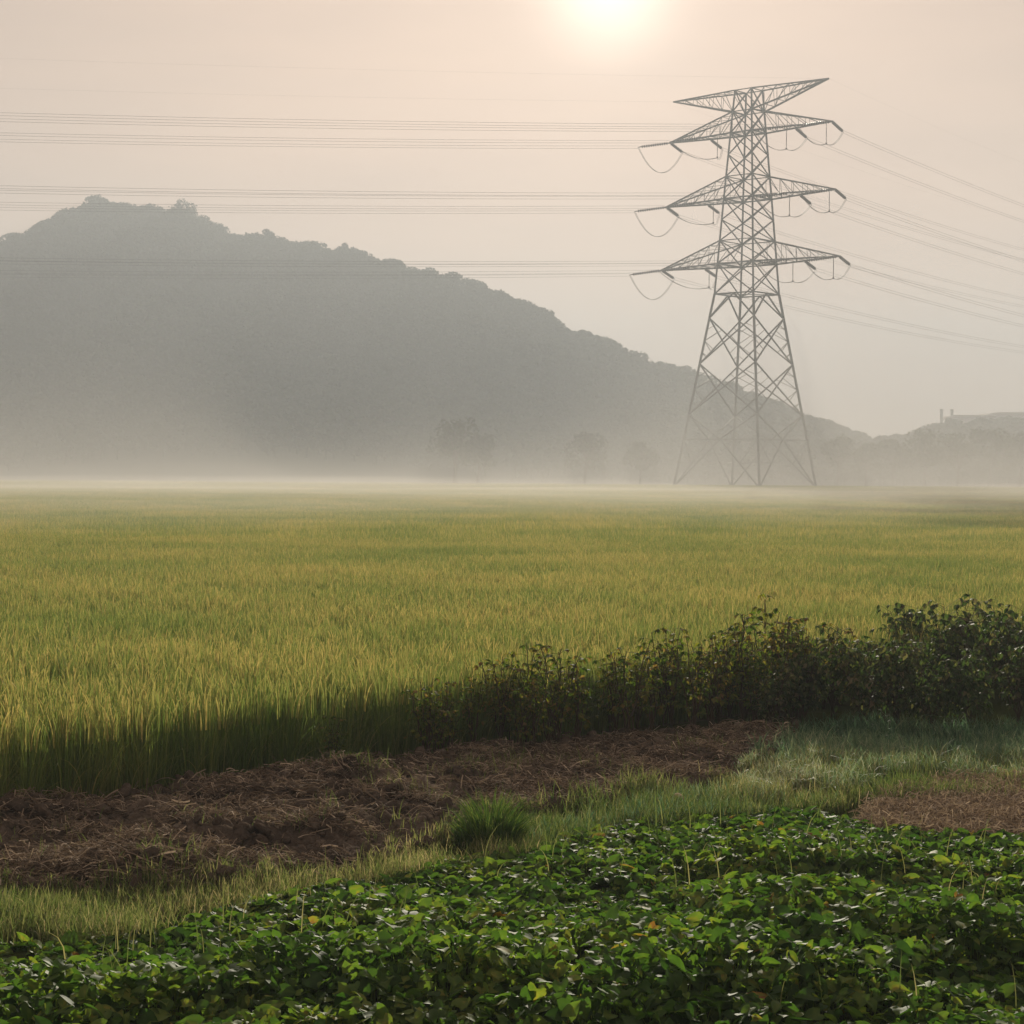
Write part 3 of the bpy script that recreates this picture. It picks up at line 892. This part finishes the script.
def tree_geo(h, r, nl=9, nf=900, leaf=0.55, shape='round'):
    """crown of leaf clusters spread over uneven lobes"""
    g = Geo()
    gt = Geo()
    t = np.linspace(0, 1, 6)
    tr = np.stack([0.25 * np.sin(t * 2.1), 0.2 * np.sin(t * 3), h * 0.75 * t - 0.3], 1)
    tube(gt, tr, np.linspace(h * 0.028, h * 0.008, 6), 7)
    lob = []
    for k in range(nl):
        a = k * 2.4 + rng.uniform(-0.4, 0.4); zz = rng.uniform(0.38, 0.86)
        rad = r * 0.62 * math.sqrt(max(0.05, 1 - ((zz - 0.58) / 0.5) ** 2))
        c = np.array([math.cos(a) * rad, math.sin(a) * rad, h * zz])
        lob.append((c, r * rng.uniform(0.34, 0.55)))
        tube(gt, [tr[2 + k % 3], (tr[3] + c) / 2 - np.array([0, 0, 0.3]), c], [h * 0.012, h * 0.008, h * 0.003], 5)
    lob.append((np.array([0, 0, h * 0.84]), r * 0.42))
    per = nf // len(lob)
    for c, lr in lob:
        d = rng.normal(0, 1, (per, 3)); d /= np.linalg.norm(d, axis=1)[:, None]
        rad = lr * (0.55 + 0.55 * rng.random(per) ** 0.6)
        pos = c + d * rad[:, None] * np.array([1, 1, 0.8])
        nrm = d + rng.normal(0, 0.55, (per, 3)); nrm /= np.linalg.norm(nrm, axis=1)[:, None]
        ref = rng.normal(0, 1, (per, 3))
        u = np.cross(nrm, ref); u /= np.linalg.norm(u, axis=1)[:, None]
        v = np.cross(nrm, u)
        sz = leaf * rng.uniform(0.5, 1.1, per)[:, None]
        quad = np.stack([pos - u * sz, pos - v * sz * 0.6, pos + u * sz, pos + v * sz * 0.6], 1)
        g.add(quad.reshape(-1, 3), np.arange(per * 4).reshape(-1, 4), a=np.repeat(rng.random(per), 4))
    return g, gt

wood_variants = []
for k in range(5):
    hh = [9, 8, 10, 7.5, 9.5][k]; rr = [4.2, 4.6, 3.8, 4.0, 4.4][k]
    g, gt = tree_geo(hh, rr, 9, 700, 0.75)
    g.add(np.concatenate(gt.v), np.concatenate(gt.q), np.concatenate(gt.t), a=0.0)
    wood_variants.append(g.mesh('wood_tree', M['tree']))

cell = 5.6
wx, wy = np.meshgrid(np.arange(-420, 440, cell), np.arange(552, 1010, cell))
wx = wx.ravel() + rng.uniform(-2.2, 2.2, wx.size); wy = wy.ravel() + rng.uniform(-2.2, 2.2, wy.size)
u = wx / wy
keep = (np.abs(u) < 0.36) & (wy < crest_depth(u) + 45)
wx, wy = wx[keep], wy[keep]
wz = hill_h(wx, wy)
keep = wz > 0.2
wx, wy, wz = wx[keep], wy[keep], wz[keep]
n = len(wx)
sc = rng.uniform(0.55, 1.15, n) * (0.85 + 0.4 * vnoise(wx * 0.03, wy * 0.03, 3))
forest = instancer('hillside_forest', np.stack([wx, wy, wz - 0.3], 1), rng.integers(0, 5, n), np.stack([np.zeros(n), np.zeros(n), rng.uniform(0, 6.28, n)], 1),
                   np.stack([sc * 1.1, sc * 1.1, sc], 1), wood_variants)
tag(forest, 'dark hazy forest covering the long hillside', 'forest', kind='stuff')

# trees that stand out along the ridge and at the foot of the hill
def single_tree(x, ytop, Y, h, r, label, on_hill=True, group=None, nl=9):
    c = at_depth(x, ytop, Y)
    base = float(hill_h(np.array([c[0]]), np.array([Y]))[0]) if on_hill else 0.0
    base = max(base, 0.0)
    hh = c[2] - base
    g, gt = tree_geo(max(hh, h), r, nl, 1100, 0.6)
    o = new_obj('tree', None, loc=(c[0], Y, c[2] - max(hh, h)))
    tag(o, label, 'tree', group)
    new_obj('crown', g.mesh('crown', M['tree']), o)
    new_obj('trunk', gt.mesh('trunk', M['bark']), o)
single_tree(98, 194, 872, 10, 5.0, 'spiky topped tree on the highest point of the ridge')
single_tree(182, 199, 866, 12, 6.8, 'large round crowned tree standing proud of the high ridge')
single_tree(266, 227, 850, 9, 3.6, 'small ragged tree on the ridge above the middle slope')
single_tree(345, 241, 842, 9, 3.4, 'little rounded tree on the ridge left of the cables over the hill')
single_tree(548, 313, 800, 11, 5.2, 'rounded tree on the lower ridge above a notch in the skyline')
single_tree(500, 290, 805, 10, 5.5, 'broad tree on the flat shoulder of the ridge')
single_tree(455, 418, 445, 13, 6.0, 'dark rounded tree in the mist at the foot of the hill', False)
single_tree(478, 432, 449, 9, 4.2, 'smaller shaded tree beside the dark rounded tree in the mist', False)
single_tree(880, 432, 700, 8, 2.2, 'tiny lone treetop in the dip between hill and right wood')

for x, y, Y, r, lb in [(585, 430, 450, 5.5, 'broad low tree in the mist right of the dark rounded tree'), (640, 440, 452, 4.2, 'small tree in the mist left of the pylon legs'),
                       (838, 434, 500, 4.5, 'round tree in the mist just right of the pylon'), (866, 441, 490, 4.0, 'low tree below the dip in the skyline'),
                       (893, 437, 510, 4.6, 'tree right of the skyline dip, left of the dense wood'), (925, 425, 505, 6.0, 'tall spreading tree at the left end of the right wood'),
                       (958, 430, 495, 5.0, 'tree below the distant factory chimneys'), (990, 426, 508, 5.6, 'broad tree below the distant factory roof'), (1020, 430, 492, 5.0, 'tree at the far right edge of the field')]:
    single_tree(x, y, Y, 5, r, lb, False)

# ------------------------------------------------------------------ factory far away on the right
FY = 930.0
def fx_at(x): return at_depth(x, 420, FY)[0]
def fz_at(x, y): return at_depth(x, y, FY)[2]
fb = new_obj('factory_building', None, loc=(fx_at(985), FY, 0))
tag(fb, 'pale distant factory with two chimneys above the right trees', 'factory')
gxx = fb.location.x
def fbox(name, x0, x1, z0, z1, y0, y1, mat, parent=None):
    g = Geo()
    v = [(a - gxx, b - FY, c) for c in (z0, z1) for a, b in ((x0, y0), (x1, y0), (x1, y1), (x0, y1))]
    g.add(v, [(0, 3, 2, 1), (4, 5, 6, 7), (0, 1, 5, 4), (1, 2, 6, 5), (2, 3, 7, 6), (3, 0, 4, 7)])
    o = new_obj(name, g.mesh(name, mat), parent or fb)
    return o
x0, x1, x2 = fx_at(958), fx_at(997), fx_at(1060)
zr, zr2 = fz_at(975, 415), fz_at(1010, 412.5)
fbox('wall', x0, x1, 0, zr - 1.4, FY, FY + 30, M['plant_wall'])
fbox('wall', x1 + 0.01, x2, 0, zr2 - 1.6, FY - 4, FY + 34, M['plant_wall'])
fbox('roof', x0 - 1, x1 - 0.5, zr - 1.4, zr, FY - 1, FY + 31, M['plant_roof'])
fbox('roof', x1 - 0.4, x2 + 1, zr2 - 1.6, zr2, FY - 5, FY + 35, M['plant_roof'])
for k in range(2):
    a, b, z, yy = ((x0 + 1, x1 - 1, zr - 6, FY - 0.1), (x1 + 2, x2 - 2, zr2 - 7, FY - 4.1))[k]
    fbox('window_band', a, b, z, z + 1.2, yy, yy + 0.05, M['dark_win'])
for cx in (947, 957.5):
    X = fx_at(cx); zt = fz_at(cx, 408)
    g = Geo()
    tube(g, [(X - gxx, 12, 0), (X - gxx, 12, zt * 0.5), (X - gxx, 12, zt - 1.2), (X - gxx, 12, zt - 1.2), (X - gxx, 12, zt)], [1.2, 0.95, 0.7, 0.85, 0.85], 12)
    new_obj('chimney', g.mesh('chimney', M['concrete']), fb)

# ------------------------------------------------------------------ transmission tower
TY = 420.0
S = TY / FPX                            # metres per pixel at the tower
tb = at_depth(745, 489, TY)
TX = float(tb[0])
aa_ = math.radians(-41.0)
AX = np.array([math.cos(aa_), math.sin(aa_), 0]); BX = np.array([-AX[1], AX[0], 0])
def zlev(y):
    return float(at_depth(746, y, TY)[2])
Ztop, Z1t, Z1b, Z2t, Z2b, Z3t, Z3b, Zw = [zlev(v) for v in (90.5, 111.8, 133, 176.7, 199, 241, 264, 294.4)]
Zn = [zlev(v) for v in (318.5, 364.4, 415, 440)]
# half side of the square body against height
_hz = [0.0, zlev(451), Zw, Z2b, Ztop]
_hw = [15.9 / 1.414, 14.2 / 1.414, 7.15 / 1.414, 5.3 / 1.414, 3.05 / 1.414]
def hw(z): return float(np.interp(z, _hz, _hw))
def corner(i, z):
    sa, sb = ((1, 1), (-1, 1), (-1, -1), (1, -1))[i % 4]
    h = hw(z)
    return AX * sa * h + BX * sb * h + np.array([0, 0, z])

tower = new_obj('transmission_tower', None, loc=(TX, TY, 0))
tag(tower, 'tall grey steel lattice power pylon with long cross arms standing in mist', 'pylon')
legs_z = [0, 8, Zn[3], Zn[2], Zn[1], Zn[0], Zw, Z3b, Z3t, Z2b, Z2t, Z1b, Z1t, Ztop]
for i in range(4):
    g = Geo()
    for a, b in zip(legs_z[:-1], legs_z[1:]):
        wd = 0.50 if a < Zw else 0.38
        bar(g, corner(i, a), corner(i, b), wd)
    c = corner(i, 0)
    o = new_obj('leg', g.mesh('leg', M['steel']), tower)
    g = Geo(); tube(g, [c + np.array([0, 0, -0.5]), c + np.array([0, 0, 0.7])], 0.8, 10)
    new_obj('footing', g.mesh('footing', M['concrete']), o)

g = Geo()
BW = 0.21
for i in range(4):
    j = (i + 1) % 4
    # upper body: crossed panels
    levels = [Ztop, Z1t, Z1b, (Z1b + Z2t) / 2, Z2t, Z2b, (Z2b + Z3t) / 2, Z3t, Z3b, Zw]
    for k, (za, zb) in enumerate(zip(levels[:-1], levels[1:])):
        bar(g, corner(i, za), corner(j, zb), BW); bar(g, corner(j, za), corner(i, zb), BW)
    for z in (Ztop, Z1t, Z1b, Z2t, Z2b, Z3t, Z3b, Zw):
        bar(g, corner(i, z), corner(j, z), BW * (1.3 if z in (Zw, Z3b, Z2b, Z1b) else 0.9))
    # waist: inverted V from the middle of the belt
    mid = (corner(i, Zw) + corner(j, Zw)) / 2
    bar(g, mid, corner(i, Zn[0]), 0.28); bar(g, mid, corner(j, Zn[0]), 0.28)
    # big crosses
    for za, zb in ((Zn[0], Zn[1]), (Zn[1], Zn[2])):
        bar(g, corner(i, za), corner(j, zb), 0.26); bar(g, corner(j, za), corner(i, zb), 0.26)
        # secondary bracing between leg and diagonals
        for (p, qd) in ((i, j), (j, i)):
            for f in (0.25, 0.75):
                L1 = corner(p, za + (zb - za) * f)
                D1 = corner(p, za) * (1 - f * 0.6) + corner(qd, zb) * f * 0.6
                D2 = corner(p, zb) * (1 - (1 - f) * 0.6) + corner(qd, za) * (1 - f) * 0.6
                bar(g, L1, D1 if f < 0.5 else D2, 0.11)
            mid_leg = corner(p, (za + zb) / 2)
            for f in (0.28,):
                bar(g, mid_leg, corner(p, za) * (1 - f) + corner(qd, zb) * f, 0.11)
                bar(g, mid_leg, corner(p, zb) * (1 - f) + corner(qd, za) * f, 0.11)
    mb = (corner(i, Zn[3]) + corner(j, Zn[3])) / 2
    bar(g, corner(i, Zn[2]), mb, 0.24); bar(g, corner(j, Zn[2]), mb, 0.24)
    bar(g, corner(i, Zn[3]), corner(j, Zn[3]), 0.2)
    bar(g, mb, corner(i, 0.4), 0.24); bar(g, mb, corner(j, 0.4), 0.24)
    for (p, qd) in ((i, j), (j, i)):
        e = corner(p, 0.4) * 0.5 + mb * 0.5
        bar(g, e, corner(p, Zn[3] * 0.55), 0.12); bar(g, e, corner(p, Zn[3]), 0.12)
for z in (Zw, Z3b, Z2b, Z1b):        # plan bracing
    bar(g, corner(0, z), corner(2, z), 0.16); bar(g, corner(1, z), corner(3, z), 0.16)
new_obj('bracing', g.mesh('bracing', M['steel']), tower)

def arm(side, zt, zb, L, ztip, name, flip=False):
    """lattice cross arm; returns its chord points"""
    g = Geo()
    tip = AX * side * L + np.array([0, 0, ztip])
    ci = (0, 3) if side > 0 else (1, 2)                # +b corner, -b corner
    T = [corner(ci[0], zt), corner(ci[1], zt)]; B = [corner(ci[0], zb), corner(ci[1], zb)]
    for k in range(2):
        bar(g, T[k], tip, 0.26); bar(g, B[k], tip, 0.32)
    N = 6
    lerp = lambda a, f: a * (1 - f) + tip * f
    for m in range(N):
        f0, f1 = m / N, (m + 1) / N
        for k in range(2):
            if m: bar(g, lerp(T[k], f0), lerp(B[k], f0), 0.10)
            if m < N - 1:
                if flip: bar(g, lerp(B[k], f0), lerp(T[k], f1), 0.11)
                else: bar(g, lerp(T[k], f0), lerp(B[k], f1), 0.11)
        if m < N - 1:
            bar(g, lerp(B[0], f0), lerp(B[1], f1), 0.11)
            bar(g, lerp(T[0], f0), lerp(T[1], f1), 0.10)
        if m:
            bar(g, lerp(B[0], f0), lerp(B[1], f0), 0.12); bar(g, lerp(T[0], f0), lerp(T[1], f0), 0.10)
    new_obj(name, g.mesh(name, M['steel']), tower)
    return tip, [lambda f, k=k: lerp(B[k], f) for k in range(2)]

d1 = np.array([-0.985, -0.17, 0.0]); d1 /= np.linalg.norm(d1)
d2 = np.array([0.60, 0.80, 0.0]); d2 /= np.linalg.norm(d2)
TB = np.array([TX, TY, 0])

def insulator(p, q, r=0.26):
    """string of porcelain discs from p to q"""
    g = Geo()
    n = 12
    pts, rad = [], []
    for k in range(n):
        t0 = 0.08 + 0.84 * k / n
        for dt, rr in ((0.0, r * 0.35), (0.012, r), (0.032, r), (0.044, r * 0.35)):
            pts.append(np.asarray(p) * (1 - t0 - dt) + np.asarray(q) * (t0 + dt)); rad.append(rr)
    pts = [np.asarray(p)] + [pts[0] + (np.asarray(p) - pts[0]) * 0.02] + pts + [np.asarray(q)]
    rad = [0.13, 0.13] + rad + [0.08]
    tube(g, pts, rad, 8)
    new_obj('insulator_string', g.mesh('insulator_string', M['insul']), tower)

def sag_curve(a, b, sag, n=14):
    t = np.linspace(0, 1, n)[:, None]
    p = np.asarray(a) * (1 - t) + np.asarray(b) * t
    p[:, 2] -= sag * 4 * (t * (1 - t))[:, 0]
    return p

def jumper(pts_list):
    g = Geo()
    for off in (-0.22, 0.22):
        pts = np.concatenate([p if k == 0 else p[1:] for k, p in enumerate(pts_list)])
        tube(g, pts + BX * off, 0.045, 5)
    new_obj('jumper_cable', g.mesh('jumper_cable', M['cable']), tower)

def line_span(start, d, sag, L, label, group, dz=0.0, twin=True, r=0.028):
    o = new_obj('overhead_cable', None, loc=TB + start)
    tag(o, label, 'power line', group)
    n = 48
    t = np.linspace(0, 1, n)
    pts = d[None] * (t * L)[:, None]
    pts[:, 2] += dz * t - 4 * sag * t * (1 - t)
    for off in ((-0.28, 0.28) if twin else (0.0,)):
        g = Geo()
        tube(g, pts + np.array([0, 0, off]), r, 5)
        new_obj('conductor', g.mesh('conductor', M['cable']), o)

LV = {'top': (Z1t, Z1b, 21.4), 'middle': (Z2t, Z2b, 22.3), 'lowest': (Z3t, Z3b, 23.5)}
for lv, (zt, zb, L) in LV.items():
    for side in (1, -1):
        tip, chord = arm(side, zt, zb, L, zb + 0.1, 'cross_arm')
        sname = 'right' if side > 0 else 'left'
        for where, f in (('outer', 0.985), ('inner', 0.45)):
            kb = 0  # +b chord
            pa = chord[1](f); pb = chord[0](f)
            e1 = pa + d1 * 7.4 + np.array([0, 0, -1.2])
            e2 = pb + d2 * 5.2 + np.array([0, 0, -1.4])
            insulator(pa, e1, 0.34)
            insulator(pb, e2, 0.34)
            if where == 'outer' and side < 0:
                jumper([sag_curve(e1, e2, 5.2, 18)])
            else:
                pm = chord[0](f - 0.07 if side > 0 else f - 0.16) * 0.5 + chord[1](f - 0.07 if side > 0 else f - 0.16) * 0.5
                pe = pm + np.array([0, 0, -4.6])
                gp = Geo(); tube(gp, [pm, pm * 0.5 + pe * 0.5, pe + np.array([0, 0, 0.3]), pe + np.array([0, 0, 0.25]), pe], [0.07, 0.09, 0.07, 0.2, 0.2], 6)
                new_obj('pilot_string', gp.mesh('pilot_string', M['insul']), tower)
                jumper([sag_curve(e1, pe, 1.6, 12), sag_curve(pe, e2, 1.2, 10)])
            line_span(e1, d1, 4.2, 450, 'twin cable from the %s end of the %s %s arm towards the hill' % (where, lv, sname), 'power cables running left over the hill')
            line_span(e2, d2, 5.5, 400, 'twin cable from the %s end of the %s %s arm going off right' % (where, lv, sname), 'power cables running off to the right')
for side in (1, -1):
    tip, chord = arm(side, Ztop, Z1t, 20.3, Ztop, 'earth_wire_arm', True)
    sname = 'right' if side > 0 else 'left'
    line_span(tip, d1, 3.4, 450, 'single thin earth wire from the %s top peak towards the hill' % sname, 'earth wires over the pylon top', twin=False, r=0.009)
    line_span(tip, d2, 4.2, 350, 'single thin earth wire from the %s top peak going off right' % sname, 'earth wires over the pylon top', twin=False, r=0.009)

# ------------------------------------------------------------------ haze and ground mist
HZ = 0.00108
def closed_box(name, lo, hi, mat):
    v = [(x, y, z) for z in (lo[2], hi[2]) for x, y in ((lo[0], lo[1]), (hi[0], lo[1]), (hi[0], hi[1]), (lo[0], hi[1]))]
    me = new_mesh(name, v, [(0, 3, 2, 1), (4, 5, 6, 7), (0, 1, 5, 4), (1, 2, 6, 5), (2, 3, 7, 6), (3, 0, 4, 7)], None, mat)
    return new_obj(name, me)
hb = closed_box('haze', (-1900, -100, -2.0), (1900, 1900, 155), volume_mat('haze_air', (0.575, 0.63, 0.69), HZ, 0.2))
tag(hb, 'pale warm morning haze filling the valley air', 'haze', kind='stuff')

def mist_body(name, mx, my, top, mat, label):
    gxm, gym = np.meshgrid(mx, my)
    X, Y = gxm.ravel(), gym.ravel()
    ht = top(X, Y)
    ntop = len(X)
    idx = np.arange(ntop).reshape(gxm.shape)
    qt = np.stack([idx[:-1, :-1], idx[:-1, 1:], idx[1:, 1:], idx[1:, :-1]], -1).reshape(-1, 4)
    qb = qt[:, ::-1] + ntop
    border = np.concatenate([idx[0, :], idx[1:, -1], idx[-1, -2::-1], idx[-2:0:-1, 0]])
    nb_ = np.roll(border, -1)
    qs = np.stack([border + ntop, nb_ + ntop, nb_, border], 1)
    vt = np.concatenate([np.stack([X, Y, ht], 1), np.stack([X, Y, np.full(ntop, -1.2)], 1)])
    tag(new_obj(name, new_mesh(name, vt, np.concatenate([qt, qb, qs]), None, mat, True)), label, 'mist', kind='stuff')

def bank_top(X, Y):
    hs_ = np.clip(7.5 + 16 * fbm(X * 0.010, Y * 0.001, 4, 51), 3.5, 13.0) + 4.5 * np.exp(-((X - 48) / 45) ** 2)
    d = np.abs(Y - 360 - 22 * np.sin(X * 0.017)) + 0.4
    W = 150 * (1 + 0.7 * fbm(X * 0.012, Y * 0.008, 3, 71))
    edge = np.clip((430 - np.abs(X)) / 70, 0, 1)
    return np.maximum(hs_ * np.log(np.maximum(W / d, 1.0)) * edge, 0) + 0.1
def veil_top(X, Y):
    r = np.clip((Y - 45) / 75, 0, 1) * np.clip((330 - Y) / 150, 0, 1) * np.clip((430 - np.abs(X)) / 70, 0, 1)
    return 0.25 + r * np.clip(1.7 + 3.0 * fbm(X * 0.022, Y * 0.014, 4, 55), 0.3, 2.5)
mist_body('mist_bank', np.linspace(-430, 430, 173), np.concatenate([np.linspace(170, 320, 50), np.linspace(322, 400, 60), np.linspace(403, 600, 60)]), bank_top,
          volume_mat('mist_air', (0.76, 0.735, 0.70), 0.0043, 0.3), 'soft pale mist bank at the far edge of the field')
mist_body('field_mist', np.linspace(-430, 430, 173), np.linspace(42, 445, 150), veil_top,
          volume_mat('veil_air', (0.80, 0.765, 0.72), 0.0068, 0.3), 'thin low mist veil drifting over the far rice')
print('counts: bean', NBEAN, 'rice', n1, n2, 'wood', len(wx))
